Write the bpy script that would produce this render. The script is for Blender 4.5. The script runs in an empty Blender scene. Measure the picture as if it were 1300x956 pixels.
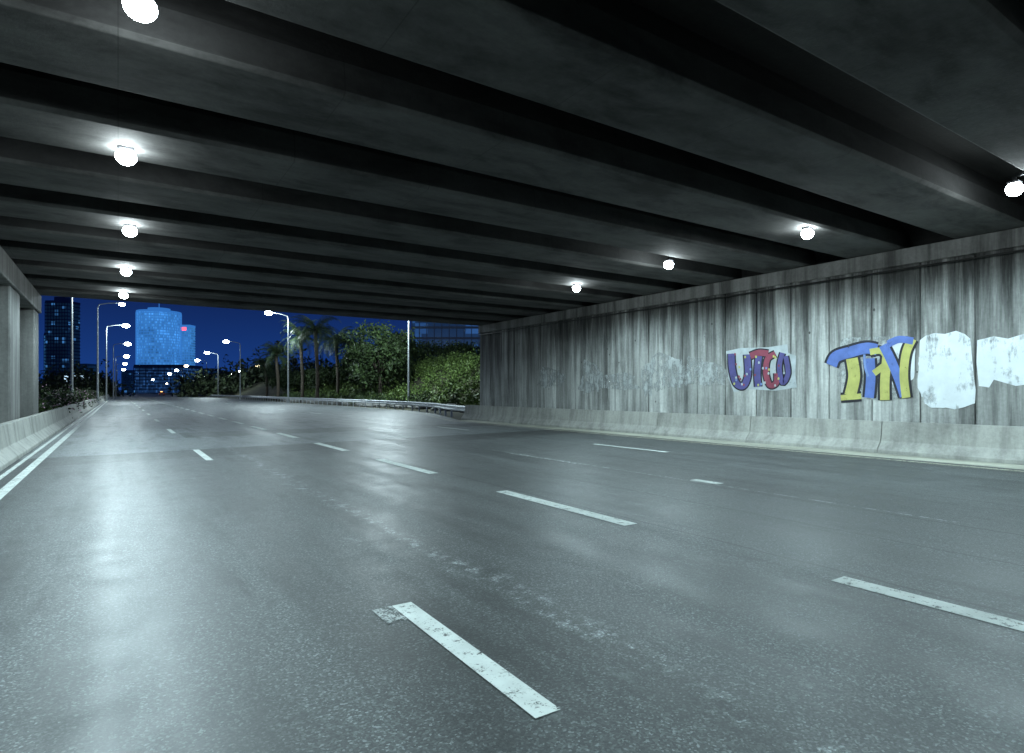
import bpy, bmesh, math, random
import numpy as np
from mathutils import Vector, Matrix
random.seed(7); rng=np.random.default_rng(7)
F=760.0; CX=650.0; HY=497.0; CH=1.655
TH=math.atan(500/F); C=math.cos(TH); S=math.sin(TH)
sc=bpy.context.scene
# ------------------------------------------------------------ helpers
def place(u,z):
    a=(u-CX)/F
    return (z*S+a*z*C, z*C-a*z*S)
def onX(u,v,X):
    z=X*F/(C*(u-150.0)); a=(u-CX)/F
    return (X, z*C-a*z*S, CH+(HY-v)*z/F)
def gnd(u,v):
    z=CH*F/(v-HY); return place(u,z)
def link(o,parent=None):
    sc.collection.objects.link(o)
    if parent: o.parent=parent
    return o
def empty(name,loc=(0,0,0),rz=0):
    e=bpy.data.objects.new(name,None); e.location=loc; e.rotation_euler=(0,0,rz); e.empty_display_size=.2
    return link(e)
def mesh(name,v,f,mat=None,parent=None,smooth=False,mats=None,mi=None):
    m=bpy.data.meshes.new(name)
    m.from_pydata([tuple(map(float,p)) for p in v],[],f)
    if mats:
        for k in mats: m.materials.append(k)
        if mi is not None: m.polygons.foreach_set('material_index',mi)
    elif mat: m.materials.append(mat)
    if smooth: m.polygons.foreach_set('use_smooth',[True]*len(m.polygons))
    m.update()
    return link(bpy.data.objects.new(name,m),parent)
class MB:
    def __init__(s): s.v=[];s.f=[];s.m=[]
    def box(s,x0,x1,y0,y1,z0,z1,mi=0):
        b=len(s.v)
        s.v+=[(x0,y0,z0),(x1,y0,z0),(x1,y1,z0),(x0,y1,z0),(x0,y0,z1),(x1,y0,z1),(x1,y1,z1),(x0,y1,z1)]
        s.f+=[tuple(b+i for i in q) for q in ((0,3,2,1),(4,5,6,7),(0,1,5,4),(1,2,6,5),(2,3,7,6),(3,0,4,7))]
        s.m+=[mi]*6
    def prism(s,prof,axis,a,b,mi=0):
        n=len(prof);k=len(s.v)
        for t in (a,b):
            for p in prof:
                s.v.append((p[0],t,p[1]) if axis=='Y' else (t,p[0],p[1]))
        for i in range(n):
            j=(i+1)%n; s.f.append((k+i,k+j,k+n+j,k+n+i)); s.m.append(mi)
        s.f.append(tuple(k+i for i in range(n))[::-1]); s.f.append(tuple(k+n+i for i in range(n))); s.m+=[mi,mi]
    def tube(s,pts,rads,n=8,mi=0):
        k=len(s.v)
        pts=[Vector(p) for p in pts]
        for i,p in enumerate(pts):
            d=(pts[min(i+1,len(pts)-1)]-pts[max(i-1,0)]).normalized()
            x=d.orthogonal().normalized() if i==0 else (x-d*x.dot(d)).normalized()
            y=d.cross(x)
            for j in range(n):
                t=2*math.pi*j/n; q=p+(x*math.cos(t)+y*math.sin(t))*rads[i]; s.v.append(tuple(q))
        for i in range(len(pts)-1):
            for j in range(n):
                a=k+i*n+j;b=k+i*n+(j+1)%n; s.f.append((a,b,b+n,a+n)); s.m.append(mi)
        s.f.append(tuple(k+j for j in range(n))[::-1]); s.f.append(tuple(k+(len(pts)-1)*n+j for j in range(n))); s.m+=[mi,mi]
    def quad(s,a,b,c,d,mi=0):
        k=len(s.v); s.v+=[a,b,c,d]; s.f.append((k,k+1,k+2,k+3)); s.m.append(mi)
    def obj(s,name,mats,parent=None,bevel=0,smooth=False):
        o=mesh(name,s.v,s.f,parent=parent,mats=mats,mi=s.m,smooth=smooth)
        bm=bmesh.new(); bm.from_mesh(o.data); bmesh.ops.recalc_face_normals(bm,faces=bm.faces); bm.to_mesh(o.data); bm.free()
        if bevel:
            md=o.modifiers.new('bevel','BEVEL'); md.width=bevel; md.segments=2; md.limit_method='ANGLE'
        return o
# ------------------------------------------------------------ node helpers
class N:
    def __init__(s,name):
        s.mat=bpy.data.materials.new(name); s.mat.use_nodes=True; s.t=s.mat.node_tree
        s.b=s.t.nodes['Principled BSDF']; s.out=s.t.nodes['Material Output']
        s.co=s.t.nodes.new('ShaderNodeTexCoord').outputs['Object']
    def n(s,ty,**k):
        x=s.t.nodes.new(ty)
        for a,b in k.items(): setattr(x,a,b)
        return x
    def l(s,a,b): s.t.links.new(a,b)
    def mp(s,scale,loc=(0,0,0)):
        m=s.n('ShaderNodeMapping'); m.inputs['Scale'].default_value=scale; m.inputs['Location'].default_value=loc
        s.l(s.co,m.inputs[0]); return m.outputs[0]
    def noise(s,scale,detail=5,rough=.6,vec=None,dist=0):
        x=s.n('ShaderNodeTexNoise'); x.inputs['Scale'].default_value=scale; x.inputs['Detail'].default_value=detail
        x.inputs['Roughness'].default_value=rough; x.inputs['Distortion'].default_value=dist
        s.l(vec or s.co,x.inputs['Vector']); return x.outputs['Fac']
    def vor(s,scale,vec=None,out='Distance',feature='F1'):
        x=s.n('ShaderNodeTexVoronoi'); x.feature=feature; x.inputs['Scale'].default_value=scale; s.l(vec or s.co,x.inputs['Vector']); return x.outputs[out]
    def ramp(s,fac,stops):
        r=s.n('ShaderNodeValToRGB'); e=r.color_ramp.elements
        while len(e)<len(stops): e.new(.5)
        for i,(p,c) in enumerate(stops):
            e[i].position=p; e[i].color=(c,c,c,1) if not isinstance(c,tuple) else (*c,1)
        s.l(fac,r.inputs[0]); return r.outputs[0]
    def mix(s,fac,a,b,mode='MIX'):
        m=s.n('ShaderNodeMix',data_type='RGBA',blend_type=mode)
        for sock,v in ((m.inputs[0],fac),(m.inputs[6],a),(m.inputs[7],b)):
            if hasattr(v,'is_linked'): s.l(v,sock)
            elif isinstance(v,tuple): sock.default_value=(*v,1)
            else: sock.default_value=v if sock==m.inputs[0] else (v,v,v,1)
        return m.outputs[2]
    def math(s,op,a,b=0,c=None):
        m=s.n('ShaderNodeMath',operation=op)
        for i,v in enumerate((a,b,c)):
            if v is None: continue
            if hasattr(v,'is_linked'): s.l(v,m.inputs[i])
            else: m.inputs[i].default_value=v
        return m.outputs[0]
    def sep(s):
        x=s.n('ShaderNodeSeparateXYZ'); s.l(s.co,x.inputs[0]); return x.outputs
    def bump(s,h,strength=.3,dist=.01):
        b=s.n('ShaderNodeBump'); b.inputs['Strength'].default_value=strength; b.inputs['Distance'].default_value=dist
        s.l(h,b.inputs['Height']); s.l(b.outputs[0],s.b.inputs['Normal'])
    def col(s,c):
        if hasattr(c,'is_linked'): s.l(c,s.b.inputs['Base Color'])
        else: s.b.inputs['Base Color'].default_value=(*c,1)
    def rough(s,r):
        if hasattr(r,'is_linked'): s.l(r,s.b.inputs['Roughness'])
        else: s.b.inputs['Roughness'].default_value=r
def simple(name,c,rough=.6,metal=0,var=.25,sc_=3):
    m=N(name); n=m.noise(sc_,3); a=tuple(x*(1-var) for x in c); b=tuple(min(1,x*(1+var)) for x in c)
    m.col(m.ramp(n,[(.3,a),(.7,b)])); m.rough(rough); m.b.inputs['Metallic'].default_value=metal; return m.mat
def emis(name,c,st,samp=False):
    m=N(name); m.col((.02,.02,.02)); m.b.inputs['Emission Color'].default_value=(*c,1); m.b.inputs['Emission Strength'].default_value=st
    m.mat.cycles.emission_sampling='AUTO' if samp else 'NONE'
    return m.mat
# ------------------------------------------------------------ materials
def asphalt():
    m=N('asphalt'); X,Y,Z=m.sep()
    big=m.noise(.35,5,.6); mid=m.noise(2.5,6,.65)
    track=m.noise(1,4,.6,vec=m.mp((1.6,.05,1)))
    agg=m.vor(85,out='Color'); aggs=m.n('ShaderNodeSeparateColor'); m.l(agg,aggs.inputs[0]); ag=aggs.outputs[0]
    base=m.ramp(big,[(.32,.038),(.68,.078)])
    base=m.mix(.5,base,m.ramp(mid,[(.3,.034),(.72,.086)]))
    base=m.mix(.5,base,m.ramp(track,[(.38,.030),(.62,.092)]))
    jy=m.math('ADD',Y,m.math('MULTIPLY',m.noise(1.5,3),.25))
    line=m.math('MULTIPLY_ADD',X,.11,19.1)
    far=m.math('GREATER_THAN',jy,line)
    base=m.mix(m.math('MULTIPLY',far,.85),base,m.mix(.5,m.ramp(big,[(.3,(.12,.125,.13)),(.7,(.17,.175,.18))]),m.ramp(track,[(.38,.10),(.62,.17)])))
    patch=m.math('MULTIPLY',m.math('GREATER_THAN',jy,m.math('MULTIPLY_ADD',X,.05,24.2)),m.math('LESS_THAN',jy,27.4))
    patch=m.math('MULTIPLY',patch,m.math('GREATER_THAN',X,2.0))
    base=m.mix(m.math('MULTIPLY',patch,.8),base,.04)
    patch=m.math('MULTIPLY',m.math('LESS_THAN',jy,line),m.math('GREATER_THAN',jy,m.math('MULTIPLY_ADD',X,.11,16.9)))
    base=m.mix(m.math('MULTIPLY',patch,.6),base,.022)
    wobn=m.noise(.8,5,.7)
    d=m.math('ABSOLUTE',m.math('SUBTRACT',m.math('MULTIPLY_ADD',wobn,.7,X),3.05))
    sp0=m.ramp(m.noise(5,7,.75),[(.50,0),(.58,1)]); band=m.ramp(d,[(.02,1),(.18,0)])
    base=m.mix(m.math('MULTIPLY',m.math('MULTIPLY',sp0,band),.75),base,.24)
    base=m.mix(.8,base,m.mix(1,base,m.ramp(ag,[(0,.4),(.5,.85),(.8,1.5),(.93,2.5),(1,4.0)]),'MULTIPLY'))
    sp=m.ramp(m.noise(2.2,8,.75,vec=m.mp((1.5,.7,1),(3,7,0))),[(.59,0),(.65,1)])
    zone=m.ramp(m.noise(.3,2,vec=m.mp((1,1,1),(9,2,0))),[(.46,0),(.6,1)])
    base=m.mix(m.math('MULTIPLY',m.math('MULTIPLY',sp,zone),.5),base,.2)
    oil=m.ramp(m.noise(1.1,5,.7,vec=m.mp((1.6,.3,1),(1,4,0))),[(.50,0),(.64,1)])
    base=m.mix(m.math('MULTIPLY',oil,.6),base,.018)
    for xs,w_ in ((7.25,.02),(8.75,.03),(10.9,.02),(5.62,.02)):
        dd=m.math('ABSOLUTE',m.math('SUBTRACT',m.math('MULTIPLY_ADD',wobn,.12,X),xs))
        base=m.mix(m.math('MULTIPLY',m.math('LESS_THAN',dd,w_),.7),base,.012)
    m.col(m.mix(1,base,(.91,1.0,1.01),'MULTIPLY'))
    m.rough(m.mix(.5,m.ramp(track,[(.36,.40),(.64,.60)]),m.ramp(mid,[(.3,.44),(.7,.62)])))
    m.b.inputs['Specular IOR Level'].default_value=.6
    m.bump(ag,.85,.008)
    return m.mat
def concrete(name,c=.3,stain=.5,streak='Z',tint=(1,1.0,.96),panel=False,boards=None,st=None):
    m=N(name); X,Y,Z=m.sep()
    big=m.noise(.6,5,.65); fine=m.noise(12,4,.7)
    st=st or {'Z':(2.6,2.6,.16),'X':(.14,2.5,2.5),'Y':(2.5,.14,2.5)}[streak]
    stk=m.noise(.9,6,.65,vec=m.mp(st),dist=.3)
    base=m.ramp(big,[(.28,c*.55),(.5,c),(.75,c*1.3)])
    base=m.mix(.35,base,m.ramp(fine,[(.3,c*.6),(.7,c*1.3)]))
    base=m.mix(stain,base,m.mix(1,base,m.ramp(stk,[(.36,.25),(.5,.9),(.62,1.25)]),'MULTIPLY'))
    if panel:
        stk2=m.noise(3.2,5,.7,vec=m.mp(st,(5,3,1)))
        base=m.mix(stain*.6,base,m.mix(1,base,m.ramp(stk2,[(.38,.45),(.5,1),(.66,1.25)]),'MULTIPLY'))
        fl=m.math('FLOOR',m.math('DIVIDE',Y,1.2)); w=m.n('ShaderNodeTexWhiteNoise',noise_dimensions='1D'); m.l(fl,w.inputs['W'])
        base=m.mix(1,base,m.ramp(w.outputs['Value'],[(0,.70),(1,1.22)]),'MULTIPLY')
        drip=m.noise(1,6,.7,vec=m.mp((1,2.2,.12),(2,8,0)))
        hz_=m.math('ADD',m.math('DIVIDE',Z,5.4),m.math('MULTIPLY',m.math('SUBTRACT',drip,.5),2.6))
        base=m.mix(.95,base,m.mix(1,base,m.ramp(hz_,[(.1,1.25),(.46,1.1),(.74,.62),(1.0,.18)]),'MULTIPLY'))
        low=m.math('ADD',Z,m.math('MULTIPLY',m.noise(1.2,6,.7),.9))
        base=m.mix(m.ramp(low,[(.0,0),(1,0)]),base,.1)
        bh=m.vor(1,vec=m.mp((0,1/.6,1/.85)))
        base=m.mix(m.math('MULTIPLY',m.math('LESS_THAN',bh,.05),.8),base,.03)
    if boards:
        ax={'X':X,'Y':Y,'Z':Z}[boards[0]]
        fr=m.math('FRACT',m.math('DIVIDE',ax,boards[1])); d=m.math('ABSOLUTE',m.math('SUBTRACT',fr,.5))
        ln=m.math('GREATER_THAN',d,.5-.008/boards[1]); base=m.mix(m.math('MULTIPLY',ln,.45),base,c*.25)
    m.col(m.mix(1,base,tint,'MULTIPLY')); m.rough(.85)
    m.bump(m.math('ADD',m.math('MULTIPLY',big,.7),m.math('MULTIPLY',fine,.5)),.45,.02)
    return m.mat
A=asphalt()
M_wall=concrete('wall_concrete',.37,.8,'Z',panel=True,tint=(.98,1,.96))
M_bar=concrete('barrier_concrete',.38,.35,'Z',tint=(1,1,.93))
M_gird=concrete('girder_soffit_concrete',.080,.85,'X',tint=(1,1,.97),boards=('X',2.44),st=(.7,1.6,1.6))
M_girs=concrete('girder_side_concrete_shaded',.036,.7,'X',tint=(1,1,.99),boards=('X',2.44),st=(.7,1.6,1.6))  # darker copy of the soffit concrete; shade on girder sides set in colour
M_slab=concrete('slab_concrete',.028,.6,'X')  # low tone puts the shade of the gaps between girders into the slab
M_pier=concrete('pier_concrete',.20,.7,'Z')
M_cap=concrete('coping_concrete',.24,.8,'Z')
M_gut=concrete('gutter_concrete',.46,.5,'Y',tint=(1,1,.84),boards=('Y',3.0))
M_steel=simple('galvanised_steel',(.38,.40,.42),.45,.7)
M_pole=simple('pole_paint',(.30,.32,.33),.5,.3)
M_dark=simple('dark_housing',(.05,.05,.055),.5)
M_lampw=emis('lamp_glass_cool',(.84,.97,1.0),110,True)
M_lampo=emis('street_lamp_glass',(.80,.93,1.0),60)
M_lampy=emis('street_lamp_glass_warm',(1.0,.8,.5),25)
def worn_paint(name,c,wear=.45,scale=9,streak=False,vlo=.7):
    m=N(name); n=m.noise(scale,7,.75); n2=m.noise(60,3,.7)
    k=m.math('ADD',m.math('MULTIPLY',n,.65),m.math('MULTIPLY',n2,.35)); wdt=.06
    if streak:
        s1=m.noise(1,8,.75,vec=m.mp((2,3.5,.9))); k=m.math('ADD',m.math('MULTIPLY',n,.45),m.math('MULTIPLY',s1,.55)); wdt=.10
    m.col(m.ramp(m.noise(3,4),[(.3,tuple(x*vlo for x in c)),(.7,c)])); m.rough(.7)
    al=m.ramp(k,[(wear-.02,0),(wear+wdt,1)])
    m.l(al,m.b.inputs['Alpha']); return m.mat
M_white=worn_paint('road_paint_white',(.70,.75,.72),.40)
M_worn=worn_paint('road_paint_worn',(.45,.48,.47),.47)
M_yel=worn_paint('road_paint_edge',(.62,.60,.48),.44)
# ------------------------------------------------------------ terrain
def hz(x,y):
    r=max(0,min(1,(x-25)/13)); r=r*r*(3-2*r)
    t=max(0,min(1,(y-22)/14)); t2=max(0,min(1,(330-y)/150))
    h=r*5.2*t*t2
    return h+(0.25*math.sin(x*.5)*math.cos(y*.31) if x>27 else 0)*t*t2
xs=list(np.r_[-1500,-600,-200,-80,-30,-10,np.arange(-4,70,2.0),90,130,200,400,800,1500]); ys=list(np.r_[-400,-100,-30,np.arange(-10,120,3.0),np.arange(120,400,15),500,800,1400,2500])
v=[];fc=[]
for y in ys:
    for x in xs: v.append((x,y,hz(x,y)-.03))
nx=len(xs)
for j in range(len(ys)-1):
    for i in range(nx-1): a=j*nx+i; fc.append((a,a+1,a+nx+1,a+nx))
g=N('earth_ground'); g.col(g.ramp(g.noise(.8,6),[(.3,(.035,.04,.02)),(.7,(.09,.085,.05))])); g.rough(.95); g.bump(g.noise(3,4),.5,.1)
mesh('ground',v,fc,g.mat,smooth=True)
edge=[(-40,16.2),(30,16.2),(34,17.6),(40,19.6),(48,21.0),(60,21.6),(400,21.6),(1200,21.6)]
v=[];fc=[]
for y,x in edge: v+=[(-2.15,y,0),(x,y,0)]
for i in range(len(edge)-1): fc.append((2*i,2*i+1,2*i+3,2*i+2))
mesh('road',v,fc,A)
mb=MB(); mb.box(16.0,16.92,-40,30,-.02,.010); mb.obj('concrete_gutter',[M_gut])
mb=MB()
def strip(x0,x1,y0,y1,mi=0,z=.005):
    mb.quad((x0,y0,z),(x1,y0,z),(x1,y1,z),(x0,y1,z),mi)
for k in range(-4,60):
    fy=gnd(625,625)[1]+5.55*k; strip(5.20,5.42,fy-3,fy,0)
y1=gnd(497,770)[1]
for a,b in [(y1-1.9,y1),(y1-14,y1-11)]+[(16.0+11.1*k,19.1+11.1*k) for k in range(0,30)]: strip(1.76,1.92,a,b)
strip(1.60,1.755,y1-.32,y1,1)
for k in range(-2,30):
    fy=13.5+11.1*k; strip(8.72,8.82,fy-3,fy,1)
    strip(12.43,12.57,fy-2.2,fy+.8,0)
strip(8.82,8.86,3,14.5,1); strip(8.9,9.1,6.9,7.5,0)
strip(-1.66,-1.50,-40,420); strip(-1.93,-1.84,-40,420,0)
strip(15.55,15.68,-40,30,2)
pts=[(15.6,30),(17,35),(18.9,41),(20.2,48),(20.9,60),(20.9,400)]
for (xa,ya),(xb,yb) in zip(pts,pts[1:]): mb.quad((xa,ya,.005),(xa+.13,ya,.005),(xb+.13,yb,.005),(xb,yb,.005),2)
mb.obj('lane_markings',[M_white,M_worn,M_yel])
# ------------------------------------------------------------ barriers
def jersey(x,side):
    p=[(0,0),(0,.10),(.20,.33),(.27,.85),(.46,.85),(.50,0)]
    return [(x+side*a,b) for a,b in p]
mb=MB(); y=-40
while y<29.9: mb.prism(jersey(16.93,1),'Y',y+.008,min(y+4,30)-.008); y+=4
mb.prism(jersey(16.93,1),'Y',30.0,31.2)
mb.obj('concrete_barrier',[M_bar],bevel=.012)
mb=MB(); y=-40
while y<380: mb.prism(jersey(-2.02,-1),'Y',y+.008,y+4-.008); y+=4
mb.obj('concrete_barrier',[M_bar],bevel=.012)
# ------------------------------------------------------------ wall
wall=empty('concrete_retaining_wall')
WX=17.50; WT=5.46
mb=MB(); k=-24
while k*1.2<29.9:
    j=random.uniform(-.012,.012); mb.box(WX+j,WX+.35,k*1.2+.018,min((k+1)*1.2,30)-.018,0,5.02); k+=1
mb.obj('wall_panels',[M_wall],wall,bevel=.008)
mb=MB(); mb.box(WX+.05,WX+.7,-28.8,29.98,-.2,5.0); mb.box(WX-.07,WX+.7,-28.8,30.02,5.025,WT-.01)
mb.obj('wall_core_and_coping',[M_cap],wall,bevel=.01)
# ------------------------------------------------------------ overpass
br=empty('concrete_overpass')
mb=MB(); GC=[]
y=29.35; GW=.74
while y>-14:
    w=GW;d=1.05; GC.append(y)
    prof=[(y-w+.06,WT),(y+w-.06,WT),(y+w,WT+.06),(y+w-.05,WT+.45),(y+w-.42,WT+d),(y-w+.42,WT+d),(y-w+.05,WT+.45),(y-w,WT+.06)]
    mb.prism(prof,'X',-3.3,17.95); y-=2.625
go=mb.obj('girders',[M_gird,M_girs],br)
for p in go.data.polygons: p.material_index=0 if p.normal.z<-.5 else 1  # downward faces take the lit soffit tone, all others the shaded tone
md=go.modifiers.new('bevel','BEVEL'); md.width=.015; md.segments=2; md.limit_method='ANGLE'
mb=MB(); mb.box(-3.6,18.3,-14,30.05,WT+1.052,WT+1.4); mb.box(17.96,18.3,-14,30.0,WT,WT+1.05)
mb.box(-3.6,18.3,30.05,30.35,WT+.6,WT+2.3)
mb.obj('deck_slab_and_parapet',[M_slab],br)
mb=MB(); mb.box(-3.55,-2.55,-14,30.2,4.75,WT-.004); mb.box(-3.5,-3.35,-14,30,WT,WT+1.05)
mb.obj('pier_cap_beam',[M_pier],br,bevel=.03)
mb=MB()
for a,b in ((28.6,30.0),(22.6,24.6),(16,18),(9.5,11.5),(3,5),(-3.5,-1.5),(-10,-8)):
    mb.box(-3.4,-2.62,a,b,-.1,4.75)
mb.obj('pier_columns',[M_pier],br,bevel=.05)
mb=MB(); mb.box(-9.6,-9.2,-14,30,-.1,WT); mb.box(-9.2,-3.6,-14,30,WT-.01,WT+.3)
mb.obj('side_span_wall',[M_pier],br)
mb=MB(); mb.tube([(WX-.12,-14,4.9),(WX-.12,29.9,4.9)],[.025,.025])
mb.obj('cable_conduit',[M_slab],br,smooth=True)
# ------------------------------------------------------------ underpass lamps (floods bolted to the girders)
LC=(.69,.93,1.0)
def sphere_me(mat,seg=20):
    bm=bmesh.new(); bmesh.ops.create_uvsphere(bm,u_segments=seg,v_segments=seg//2,radius=1)
    me=bpy.data.meshes.new('lens'); bm.to_mesh(me); bm.free(); me.materials.append(mat); me.polygons.foreach_set('use_smooth',[True]*len(me.polygons)); return me
LZ=5.35
def ceil_lamp(x,y,e=920):
    gc=min(GC,key=lambda q:abs(q-y))
    p=empty('ceiling_lamp',(x,y,LZ))
    m=MB(); m.prism([(-.07,.06),(.07,.06),(.09,.105),(-.09,.105)],'X',-.11,.11)
    if abs(y-gc)>GW-.12:
        e_=gc+(GW-.04)*(1 if y>gc else -1)-y; a,b=sorted((0,e_)); m.box(-.03,.03,a,b,.19,.23); m.box(-.03,.03,-.03,.03,.105,.19)
    m.obj('housing',[M_dark],p,bevel=.006)
    o=link(bpy.data.objects.new('lens',sphere_me(M_lampw)),p); o.scale=(.145,.13,.125); o.location=(0,0,-.03)
    L=bpy.data.lights.new('bulb','SPOT'); L.energy=e; L.color=LC; L.spot_size=math.radians(172); L.spot_blend=.3; L.shadow_soft_size=.10
    lo=link(bpy.data.objects.new('bulb',L),p); lo.location=(0,0,-.165)
LH=LZ-CH
def ceilpos(u,v):
    z=LH*F/(HY-v); return place(u,z)
def lamp_at(u,v_):
    x,y=ceilpos(u,v_); gc=min(GC,key=lambda q:abs(q-y))
    lim=GW+.28; y=max(gc-lim,min(gc+lim,y)); a=(u-CX)/F
    ceil_lamp(y*(S+a*C)/(C-a*S),y)
for u,v_ in ((178,5),(160,197),(165,292),(160,344),(157,374),(732,365),(849,335),(1025,295),(1288,238)): lamp_at(u,v_)
for x,y in ((0.1,.4),(.1,-4.8),(13.1,-.2)): ceil_lamp(x,y)
# ------------------------------------------------------------ graffiti
def flat(name,c,wear=.36): return worn_paint(name,c,wear,scale=7)
G_w=flat('spray_white',(.50,.55,.57)); G_k=flat('spray_black',(.02,.02,.03),.33); G_b=flat('spray_blue',(.12,.20,.55)); G_y=flat('spray_yellow',(.55,.54,.16))
G_p=flat('spray_purple',(.10,.09,.28)); G_r=flat('spray_red',(.30,.06,.10)); G_lb=flat('spray_light_blue',(.20,.30,.60))
G_wash=worn_paint('roller_white',(.74,.79,.82),.375,scale=1.6,streak=True,vlo=.85); G_faint=worn_paint('faded_tag_white',(.50,.53,.53),.46,scale=2.2,streak=True)
GM=[G_w,G_k,G_b,G_y,G_p,G_r,G_lb,G_wash,G_faint]
def wpt(u,v_,lay):
    x,y,z=onX(u,v_,WX); return (WX-.016-.002*lay,y,z)
class GR(MB):
    def poly(s,pts,mi,lay):
        k=len(s.v); s.v+=[wpt(a,b,lay) for a,b in pts]; s.f.append(tuple(range(k,k+len(pts)))); s.m.append(mi)
    def stroke(s,pts,w,mi,lay):
        P=[pts[0]]+list(pts)+[pts[-1]]; q=[]
        for i in range(1,len(P)-2):
            for t in np.linspace(0,1,7)[:-1]:
                q.append(tuple(.5*((2*P[i][c])+(-P[i-1][c]+P[i+1][c])*t+(2*P[i-1][c]-5*P[i][c]+4*P[i+1][c]-P[i+2][c])*t*t+(-P[i-1][c]+3*P[i][c]-3*P[i+1][c]+P[i+2][c])*t**3) for c in (0,1)))
        q.append(pts[-1]); n=len(q); L=[];R=[]
        for i in range(n):
            a=q[max(i-1,0)];b=q[min(i+1,n-1)]; dx=b[0]-a[0];dy=b[1]-a[1]; l=math.hypot(dx,dy) or 1
            ox,oy=-dy/l*w/2,dx/l*w/2; L.append((q[i][0]+ox,q[i][1]+oy)); R.append((q[i][0]-ox,q[i][1]-oy))
        k=len(s.v)
        for a,b in zip(L,R): s.v+=[wpt(*a,lay),wpt(*b,lay)]
        for i in range(n-1): s.f.append((k+2*i,k+2*i+2,k+2*i+3,k+2*i+1)); s.m.append(mi)
    def blob(s,cx,cy,rx,ry,mi,lay,n=48,j=.12,sq=.6):
        p=[]; ph=random.random()*9
        for i in range(n):
            t=2*math.pi*i/n; c_,s_=math.cos(t),math.sin(t)
            c_=math.copysign(abs(c_)**sq,c_); s_=math.copysign(abs(s_)**sq,s_)
            r=1+j*(math.sin(3*t+ph)*.5+math.sin(7*t+ph*2)*.3+random.uniform(-.35,.35)); p.append((cx+rx*c_*r,cy+ry*s_*r))
        s.poly(p,mi,lay)
def letters(g,specs,lay=2,o=5):
    for i,(pts,w,mi) in enumerate(specs): g.stroke(pts,w+o,1,lay+i*.1)
    for i,(pts,w,mi) in enumerate(specs): g.stroke(pts,w,mi,lay+2+i*.3)
g=GR()
g.blob(1110,466,46,40,8,0,j=.08,sq=.5); g.blob(1146,460,16,30,7,.6,j=.1)
letters(g,[([(1056,464),(1062,453),(1080,447),(1100,442),(1114,444)],14,2),([(1082,455),(1085,478),(1080,502)],15,3),([(1068,505),(1094,503)],7,3),
 ([(1104,505),(1106,480),(1105,455)],12,2),([(1105,447),(1120,446),(1126,460),(1110,474)],8,3),
 ([(1124,508),(1124,482),(1127,450)],12,3),([(1122,438),(1132,458),(1142,482),(1149,503)],12,2),([(1151,505),(1148,476),(1151,448),(1159,430)],11,3)],o=6)
g.stroke([(1128,437),(1142,431),(1160,433)],9,2,7.5); g.stroke([(1098,450),(1099,466),(1103,478)],3,6,7.8)
g.obj('graffiti_mural',GM)
g=GR(); g.poly([(922,446),(940,442),(975,441),(1000,437),(1001,448),(1011,452),(1010,474),(1012,492),(985,496),(950,494),(932,498),(925,480)],0,0)
letters(g,[([(929,449),(930,468),(935,486),(944,490),(950,476),(949,450)],8,4),([(953,452),(964,448),(976,449)],8,5),([(964,452),(962,472),(963,491)],8,4),([(985,449),(975,456),(973,474),(978,489),(986,486),(987,474)],7,5),([(994,448),(990,466),(994,486),(1001,474),(998,452)],6,4)],o=3.5)
for i in range(34): g.blob(random.uniform(928,998),random.uniform(448,490),1.2,1.6,random.choice([0,0,5,6,3]),8+i*.04,n=8)
g.obj('graffiti_mural',GM)
g=GR()
g.poly([(1168,432),(1176,426),(1186,423),(1200,424),(1214,420),(1225,424),(1232,430),(1234,450),(1236,470),(1239,495),(1238,512),(1224,517),(1212,520),(1195,516),(1180,517),(1174,508),(1171,495),(1167,470)],7,0)
g.poly([(1241,432),(1262,427),(1280,430),(1300,424),(1345,425),(1345,492),(1318,486),(1290,490),(1262,482),(1256,492),(1243,490),(1240,460)],7,.4)
g.blob(1198,482,32,34,7,1.2); g.blob(1276,455,30,22,7,1.6); g.obj('whitewashed_paint_patch',GM)
g=GR()
for i,(cx,cy,rx,ry) in enumerate(((750,480,14,19),(847,474,26,22),(822,482,7,20),(908,474,14,12),(884,470,14,16),(880,480,40,10),(780,485,30,10),(700,480,16,12))): g.blob(cx,cy,rx,ry,8,i*.3,j=.25)
for i,cx in enumerate((848,861,904)):
    g.stroke([(cx-6,474+random.uniform(-3,3)),(cx-3,464),(cx+2,470),(cx,480),(cx-4,478),(cx+1,468),(cx+6,466),(cx+7,480)],1.1,8,3+i*.2)
g.obj('faded_graffiti_tag',GM)
# ------------------------------------------------------------ guardrail
gp=[(17.4,31.3),(18.2,35),(20.2,41.5),(21.4,48.5),(22.0,60),(22.0,230)]
def along(pts,step):
    out=[]
    for (xa,ya),(xb,yb) in zip(pts,pts[1:]):
        l=math.hypot(xb-xa,yb-ya); n=max(1,int(l/step))
        for i in range(n): t=i/n; out.append((xa+(xb-xa)*t,ya+(yb-ya)*t))
    out.append(pts[-1]); return out
mb=MB(); P=along(gp,2)
prof=[(0,.42),(-.05,.47),(-.05,.52),(0,.57),(0,.62),(-.05,.67),(-.05,.72),(0,.78)]
k=len(mb.v)
for x,y in P:
    for a,b in prof: mb.v.append((x+a,y,b))
for i in range(len(P)-1):
    for j in range(7): a=k+i*8+j; mb.f.append((a,a+1,a+9,a+8)); mb.m.append(0)
for x,y in P: mb.box(x+.02,x+.12,y-.05,y+.05,-.05,.76)
mb.obj('guardrail',[M_steel])
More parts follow.
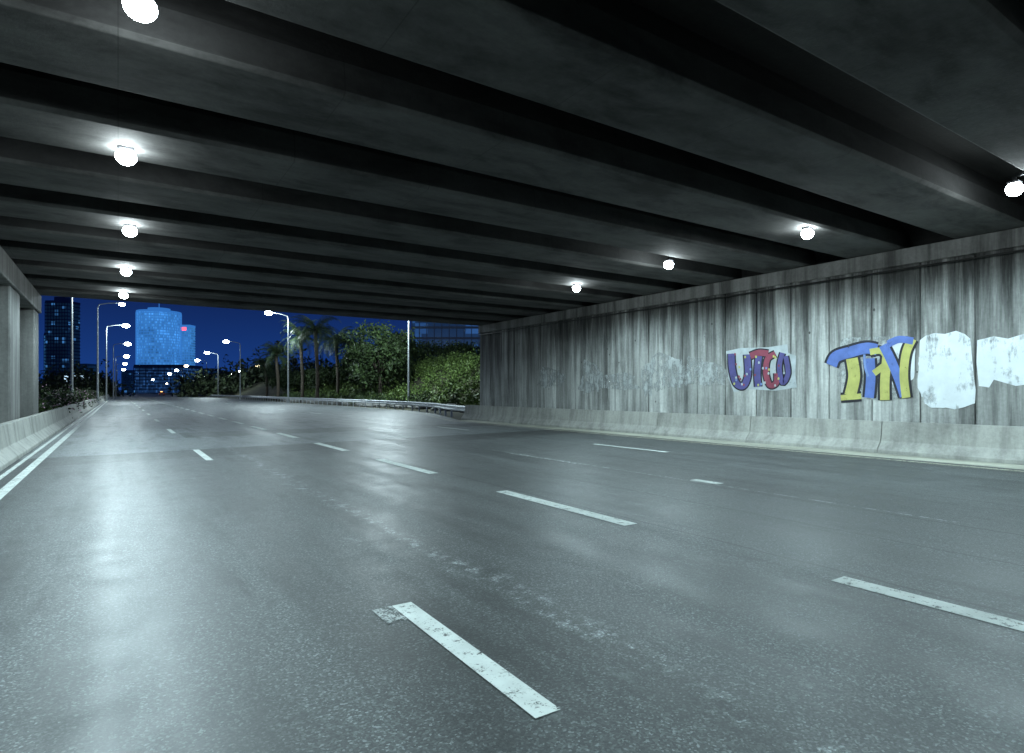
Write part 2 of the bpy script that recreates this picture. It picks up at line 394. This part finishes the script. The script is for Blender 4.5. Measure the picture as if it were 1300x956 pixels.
# ------------------------------------------------------------ foliage
def leafmat(name,a,b):
    m=N(name); n=m.noise(1.6,2,.6)
    m.col(m.ramp(n,[(.3,tuple(x*.7 for x in a)),(.5,tuple((x+y)/2 for x,y in zip(a,b))),(.7,tuple(x*1.15 for x in b))]))
    m.rough(.55); m.b.inputs['Specular IOR Level'].default_value=.3; return m.mat
L_tree=leafmat('leaf_dark',(.025,.042,.02),(.055,.09,.028)); L_bush=leafmat('leaf_bush',(.06,.10,.03),(.14,.21,.05)); L_palm=leafmat('leaf_palm',(.022,.038,.02),(.045,.07,.028)); L_far=leafmat('leaf_far',(.02,.03,.018),(.05,.07,.03))
M_fl=simple('flower_petals',(.55,.35,.45),.6); M_bark=simple('bark',(.06,.048,.035),.9,var=.4,sc_=8); M_rock=concrete('rock',.22,.4,'Z')
def leaves(cent,n_per,spread,size):
    cent=np.asarray(cent,float); n=len(cent)*n_per
    c=np.repeat(cent,n_per,0)+rng.normal(0,1,(n,3))*np.asarray(spread)
    a=rng.normal(0,1,(n,3)); a/=np.linalg.norm(a,axis=1)[:,None]; b=rng.normal(0,1,(n,3)); b-=a*(a*b).sum(1)[:,None]; b/=np.linalg.norm(b,axis=1)[:,None]
    s=(size*rng.uniform(.6,1.4,n))[:,None]
    return np.stack([c-a*s,c+b*s*.45,c+a*s,c-b*s*.45],1).reshape(-1,3)
def leafobj(name,q,mats,parent=None,frac=0):
    n=len(q)//4; m=bpy.data.meshes.new(name); m.vertices.add(4*n); m.vertices.foreach_set('co',q.astype(np.float32).ravel())
    m.loops.add(4*n); m.loops.foreach_set('vertex_index',np.arange(4*n,dtype=np.int32)); m.polygons.add(n)
    m.polygons.foreach_set('loop_start',np.arange(0,4*n,4,dtype=np.int32))
    for k in mats: m.materials.append(k)
    if frac: m.polygons.foreach_set('material_index',(rng.random(n)<frac).astype(np.int32))
    m.update(calc_edges=True); m.validate(); return link(bpy.data.objects.new(name,m),parent)
def broadleaf(x,y,h,r,n_cl=90,npl=60,size=.16,z0=None,mat=None):
    z0=hz(x,y) if z0 is None else z0
    p=empty('leafy_tree',(x,y,z0-.1)); mb=MB()
    mb.tube([(0,0,0),(.1,.05,h*.25),(.0,.1,h*.45)],[.28,.2,.16])
    cs=[]
    for i in range(9):
        t=i*2.4; e=(math.cos(t)*r*.6,math.sin(t)*r*.6,h*random.uniform(.5,.9)); mb.tube([(0,.1,h*.35),(e[0]*.4,e[1]*.4,h*.5),e],[.12,.08,.03],6)
    mb.obj('trunk',[M_bark],p,smooth=True)
    while len(cs)<n_cl:
        d=rng.normal(0,1,3); d/=np.linalg.norm(d); rr=random.uniform(.45,1)**.6
        c=d*rr
        if c[2]<-.75: continue
        lump=1+.22*math.sin(3*c[0]+5*c[1])*math.cos(4*c[2]+x)
        cs.append((c[0]*r*lump,c[1]*r*lump,h*.6+c[2]*h*.4*lump))
    leafobj('crown',leaves(cs,npl,r*.11,size),[mat or L_tree],p)
def palm(x,y,h,L=3.6,nf=34):
    z0=hz(x,y); p=empty('palm_tree',(x,y,z0-.1)); mb=MB()
    pts=[(.15*math.sin(i*.6),0,h*i/8) for i in range(9)]; mb.tube(pts,[.32]+[.24+.02*(i%2) for i in range(7)]+[.30],10)
    mb.obj('trunk',[M_bark],p,smooth=True); top=np.array(pts[-1]); Q=[]
    for i in range(nf):
        az=i*2.4+random.uniform(-.2,.2); el=random.uniform(-.5,1.25); d=np.array([math.cos(az),math.sin(az),0]); side=np.array([-math.sin(az),math.cos(az),0])
        l=L*random.uniform(.8,1.1); prev=top.copy(); m=22
        for k in range(m):
            t=(k+1)/m; ang=el-1.9*t*t; pos=prev+(d*math.cos(ang)+np.array([0,0,1])*math.sin(ang))*l/m
            Q+= [prev,pos,pos+side*.015,prev+side*.015]
            ll=.70*math.sin(math.pi*min(1,t*.9+.1))+.08
            for sgn in (-1,1):
                tip=pos+side*sgn*ll*.8+d*ll*.35*math.cos(ang)+np.array([0,0,-.42*ll+random.uniform(-.05,.1)])
                w=(d*math.cos(ang)+np.array([0,0,1])*math.sin(ang))*.05
                Q+=[pos-w,pos+w,tip+w*.3,tip-w*.3]
            prev=pos
    leafobj('fronds',np.array(Q),[L_palm],p)
for u,z,h,L in ((352,100,8.0,4.0),(383,92,10.2,4.6),(402,84,10.4,4.8),(428,90,9.6,4.4),(338,120,7,4.0),(446,104,10,4.2)):
    x,y=place(u,z); palm(x,y,max(3,h-hz(x,y)),L,44)
for u,z,h,r in ((482,74,10.3,3.9),(462,82,8.0,3.0),(505,92,10.,3.2),(548,110,10,4.5),(590,100,9,4),(420,104,5,4),(395,112,5,4),(370,120,5,4),(440,98,6,3.5)):
    x,y=place(u,z); broadleaf(x,y,max(3,h-hz(x,y)*.9),r,n_cl=120,npl=50,size=.20)
cs=[]
for i in range(800):
    x=random.uniform(26,44); y=random.uniform(33,115); s=random.uniform(.5,1.3)
    for k in range(6):
        cs.append((x+random.gauss(0,.6*s),y+random.gauss(0,.6*s),hz(x,y)+abs(random.gauss(.35,.45*s))))
leafobj('hillside_shrubs',leaves(cs,18,.28,.15),[L_bush])
cs=[]
for i in range(60):
    x=random.uniform(24.2,27); y=random.uniform(48,120); s=random.uniform(.4,1)
    for k in range(10): cs.append((x+random.gauss(0,.6*s),y+random.gauss(0,.6*s),hz(x,y)+abs(random.gauss(.3,.6*s))))
leafobj('roadside_shrubs',leaves(cs,22,.25,.14),[L_tree])
def rocks(name,region,n):
    vv=[];ff=[]
    for i in range(n):
        x=random.uniform(*region[0]);y=random.uniform(*region[1]); r=random.uniform(.25,.7)
        bm=bmesh.new(); bmesh.ops.create_icosphere(bm,subdivisions=2,radius=r); k=len(vv)
        for q in bm.verts: q.co*=random.uniform(.82,1.12)
        for q in bm.verts: vv.append((x+q.co.x*1.4,y+q.co.y,hz(x,y)+.1+q.co.z*.7))
        ff+=[tuple(k+w.index for w in f_.verts) for f_ in bm.faces]; bm.free()
    mesh(name,vv,ff,M_rock)
rocks('rocks',((23.0,25.5),(36,110)),140)
cs=[]
for i in range(380):
    y=random.uniform(31,150); x=random.uniform(-5.5,-2.95); s=random.uniform(.4,.9)
    for k in range(6): cs.append((x+random.gauss(0,.35),y+random.gauss(0,.7),.5+abs(random.gauss(.3,.45*s))))
leafobj('oleander_hedge',leaves(cs,24,.22,.10),[L_tree,M_fl],frac=.10)
cs=[]
for i in range(620):
    z=random.uniform(170,420); u=random.choice([random.uniform(232,420),random.uniform(55,138)]); x,y=place(u,z); hh=random.uniform(3,10)*(1.0 if u>200 else .9)
    for k in range(7): cs.append((x+random.gauss(0,2.2),y+random.gauss(0,2.2),hz(x,y)+abs(random.gauss(hh*.45,hh*.3))))
leafobj('distant_trees',leaves(cs,12,.9,.68),[L_far])
# ------------------------------------------------------------ street lamps
def street_lamp(u,z,h,arm,energy=0,mat=None,hs=1):
    x,y=place(u,z); p=empty('street_lamp',(x,y,hz(x,y)))
    m=MB(); m.tube([(0,0,0),(0,0,h*.5),(0,0,h-.6)],[.14,.10,.07],10); m.tube([(0,0,0),(0,0,.5)],[.2,.2],10)
    d=1 if arm>0 else -1
    pts=[(0,0,h-.7),(d*.15,0,h-.25),(arm*.5,0,h),(arm,0,h+.12)]; m.tube(pts,[.07,.06,.05,.045],8)
    m.prism([(-.14,h+.06),(.14,h+.06),(.1,h+.22),(-.1,h+.22)],'X',arm-.1,arm+d*.75)
    m.obj('pole',[M_pole],p,smooth=False)
    o=link(bpy.data.objects.new('lens',sphere_me(mat or M_lampo,14)),p); o.scale=(.36*hs,.26*hs,.2*hs); o.location=(arm+d*.35,0,h-.02)
    if energy:
        L=bpy.data.lights.new('bulb','POINT'); L.energy=energy; L.color=(.76,.95,1.0); L.shadow_soft_size=.2
        lo=link(bpy.data.objects.new('bulb',L),p); lo.location=(arm+d*.35,0,h-.45)
street_lamp(366,88,13.0,-2.4,7500,hs=1.5)
street_lamp(519,62,11.0,-2.2,8500)
street_lamp(91,54,12.5,2.2,5000)
street_lamp(124,75,12.8,2.2,0)
street_lamp(135,100,12.8,2.4,7000,hs=1.6)
street_lamp(144,135,12.5,2.4,0,hs=1.9)
for u,z in ((147,180),(148,230),(148.5,290)): street_lamp(u,z,12.3,2.4,0,hs=2.2)
for u,z,mt in ((305,128,None),(277,165,None),(262,205,None),(246,250,M_lampy),(232,300,None),(222,360,None)): street_lamp(u,z,12.2,-2.4,7000 if z==165 else 0,mt,hs=1+z/200)
for u,z,h,mt in ((288,300,10,M_lampo),(320,260,11,M_lampy),(330,340,14,M_lampo),(255,480,14,M_lampo),(75,300,9,M_lampo),(110,330,12,M_lampo),(300,420,16,M_lampo),(272,380,9,M_lampy),(190,520,12,M_lampo),(208,560,9,M_lampy)): street_lamp(u,z,h,2,0,mt,hs=2.4)
# ------------------------------------------------------------ towers
def facade(name,base,em,st,fx,fz,lit=.5,glow=.3):
    m=N(name); X,Y,Z=m.sep()
    ang=m.math('ARCTAN2',Y,X) if fx<0 else m.math('ADD',X,Y)
    cx=m.math('FLOOR',m.math('MULTIPLY',ang,abs(fx))); cz=m.math('FLOOR',m.math('MULTIPLY',Z,fz))
    cmb=m.n('ShaderNodeCombineXYZ'); m.l(cx,cmb.inputs[0]); m.l(cz,cmb.inputs[1]); w=m.n('ShaderNodeTexWhiteNoise',noise_dimensions='2D'); m.l(cmb.outputs[0],w.inputs['Vector'])
    on=m.ramp(w.outputs['Value'],[(1-lit,0),(1-lit+.05,.7),(1,1)])
    g1=m.ramp(m.noise(.03,3),[(.35,.35),(.65,1)])
    e=m.math('MULTIPLY',m.math('MULTIPLY_ADD',on,1-glow,glow),g1)
    m.col(base); m.rough(.2); m.b.inputs['Emission Color'].default_value=(*em,1); m.l(m.math('MULTIPLY',e,st),m.b.inputs['Emission Strength'])
    m.mat.cycles.emission_sampling='NONE'; return m.mat
M_mull=simple('tower_frame',(.10,.14,.22),.5)
M_led=emis('led_lit_spandrel',(.06,.32,1.0),.52)
F_blue=facade('tower_glass_blue',(.03,.05,.1),(.08,.38,1.0),1.15,-16,.25,.45,.6)
F_blue2=facade('tower_glass_azure',(.03,.05,.1),(.08,.38,.95),.85,.3,.25,.4,.65)
F_dark=facade('tower_glass_dark',(.02,.03,.05),(.10,.40,1.0),.6,.25,.28,.10,.05)
F_off=facade('office_glass',(.03,.05,.08),(.08,.30,.9),.35,.5,.3,.3,.3)
M_red=emis('red_sign',(1,.08,.12),3)
def tower(name,u,z,wpx,vtop,kind,glass,crown=False,sign=None,floor=4.0,frame=None):
    x,y=place(u,z); W=wpx*z/F; H=(HY-vtop)*z/F+CH; p=empty(name,(x,y,0),-TH)
    n=36 if kind=='round' else 4; mb=MB(); R=W/2
    def ring(r):
        if kind=='round': return [(r*math.cos(2*math.pi*i/n),r*math.sin(2*math.pi*i/n)) for i in range(n)]
        return [(-r,-r*.8),(r,-r*.8),(r,r*.8),(-r,r*.8)]
    def disc(r,z0,z1,mi):
        k=len(mb.v); q=ring(r); m_=len(q)
        for zz in (z0,z1): mb.v+= [(a,b,zz) for a,b in q]
        for i in range(m_): j=(i+1)%m_; mb.f.append((k+i,k+j,k+m_+j,k+m_+i)); mb.m.append(mi)
        mb.f.append(tuple(range(k+m_,k+2*m_))); mb.m.append(mi)
    disc(R*.97,0,H-3,0); zf=4
    while zf<H-3: disc(R,zf,zf+floor*.3,1); zf+=floor
    disc(R*1.0,H-3,H,1)
    for a,b in (ring(R*1.005) if kind=='round' else [(t*R,-R*.81) for t in np.linspace(-1,1,9)]): mb.box(a-.25,a+.25,b-.25,b+.25,0,H-2,1)
    if crown: disc(R*.5,H,H+5,1); mb.box(-.4,.4,-.4,.4,H+5,H+16,1)
    if sign: mb.box(-R*.5,R*.5,-R*.86,-R*.83,H-9,H-4,2)
    mb.obj('tower_body',[glass,frame or M_mull,M_red],p)
tower('round_office_tower',202,900,50,396,'round',F_blue,True,frame=M_led)
tower('square_office_tower',236,960,17,413,'sq',F_blue2,sign=True,frame=M_led)
tower('dark_office_tower',80,700,28,383,'sq',F_dark,True)
tower('lit_office_tower',64,760,10,423,'sq',F_blue2)
for u,z,w,vt in ((106,800,22,462),(165,1000,14,470),(262,900,26,468),(300,850,30,472),(335,900,24,466),(215,800,60,464)):
    tower('distant_office_block',u,z,w,vt,'sq',F_dark if u!=215 else F_off)
def office(u,z,W,zb,H):
    x,y=place(u,z); p=empty('hillside_office_building',(x,y,0),-TH); mb=MB(); mb.box(-W/2,W/2,0,14,zb-8,zb+H,0)
    for k in range(int(H/3.4)+1): mb.box(-W/2-.3,W/2+.3,-.4,14.3,zb+k*3.4,zb+k*3.4+.7,1)
    for t in np.linspace(-W/2,W/2,12): mb.box(t-.12,t+.12,-.3,0,zb,zb+H,1)
    mb.box(-W/2-1,W/2+1,-1,15,zb+H+.2,zb+H+.7,1); mb.obj('building_body',[F_off,M_mull],p)
office(575,190,26,8,16.3)
x,y=place(98,230); p=empty('illuminated_billboard',(x,y,0),-TH); mb=MB()
mb.box(-5,5,-.2,.2,4.5,8,0); mb.box(-4.8,4.8,-.26,-.21,4.7,7.8,1); mb.box(-4,-3.7,-.1,.1,0,4.5,0); mb.box(3.7,4,-.1,.1,0,4.5,0)
mb.obj('panel',[M_dark,emis('billboard_face',(.55,.8,1.0),1.6)],p)
# ------------------------------------------------------------ distant vehicle
M_car=simple('car_paint',(.12,.13,.15),.3,.4); M_glass=simple('car_glass',(.02,.02,.03),.1); M_tail=emis('tail_light',(1,.08,.03),.5); M_head=emis('beacon_light',(1,.5,.15),4); M_tyre=simple('tyre',(.02,.02,.02),.9)
def car(x,y):
    p=empty('car',(x,y,0)); mb=MB()
    body=[(-2.1,.3),(2.15,.3),(2.2,.6),(2.0,.85),(1.1,.95),(.45,1.42),(-1.1,1.45),(-1.75,1.0),(-2.15,.9),(-2.2,.5)]
    mb.prism(body,'X',-.88,.88,0)
    mb.box(-.70,.70,-1.70,-1.35,1.05,1.36,1)
    for sx in (-.72,.72): mb.box(sx-.14,sx+.14,-2.25,-2.15,.65,.82,2)
    for sx in (-.8,.8):
        for sy in (-1.35,1.35): mb.tube([(sx-.1,sy,.32),(sx+.1,sy,.32)],[.32,.32],14,3)
    mb.box(-.35,.35,-.3,.1,1.46,1.70,4); mb.obj('body',[M_car,M_glass,M_tail,M_tyre,M_head],p,bevel=.03)
car(*place(205,240))
# ------------------------------------------------------------ world, sun, camera
w=bpy.data.worlds.new('World'); sc.world=w; w.use_nodes=True; t=w.node_tree; bg=t.nodes['Background']
sky=t.nodes.new('ShaderNodeTexSky'); sky.sky_type='NISHITA'; sky.sun_disc=False; sky.sun_elevation=math.radians(-4); sky.sun_rotation=math.radians(200)
tc=t.nodes.new('ShaderNodeTexCoord'); sp=t.nodes.new('ShaderNodeSeparateXYZ'); t.links.new(tc.outputs['Generated'],sp.inputs[0])
r=t.nodes.new('ShaderNodeValToRGB'); e=r.color_ramp.elements; e[0].position=0; e[0].color=(.010,.05,.24,1); e[1].position=.45; e[1].color=(.002,.006,.035,1)
e2=e.new(.14); e2.color=(.005,.018,.095,1)
t.links.new(sp.outputs[2],r.inputs[0])
mx=t.nodes.new('ShaderNodeMix'); mx.data_type='RGBA'; mx.blend_type='ADD'; mx.inputs[0].default_value=.03; t.links.new(r.outputs[0],mx.inputs[6]); t.links.new(sky.outputs[0],mx.inputs[7])
t.links.new(mx.outputs[2],bg.inputs[0]); bg.inputs[1].default_value=1.0
w.cycles.sampling_method='NONE'
su=bpy.data.lights.new('sun','SUN'); su.energy=.01; su.color=(.6,.75,1); su.angle=math.radians(10); so=link(bpy.data.objects.new('sun',su)); so.rotation_euler=(math.radians(70),0,math.radians(200))
cam=bpy.data.cameras.new('camera'); co=link(bpy.data.objects.new('camera',cam)); co.location=(0,0,CH); co.rotation_euler=(math.radians(90),0,-TH)
cam.sensor_width=36; cam.lens=36*F/1300; cam.shift_y=19/1300; cam.clip_end=6000; cam.clip_start=.05; sc.camera=co
sc.view_settings.view_transform='Standard'; sc.view_settings.look='None'; sc.view_settings.exposure=0
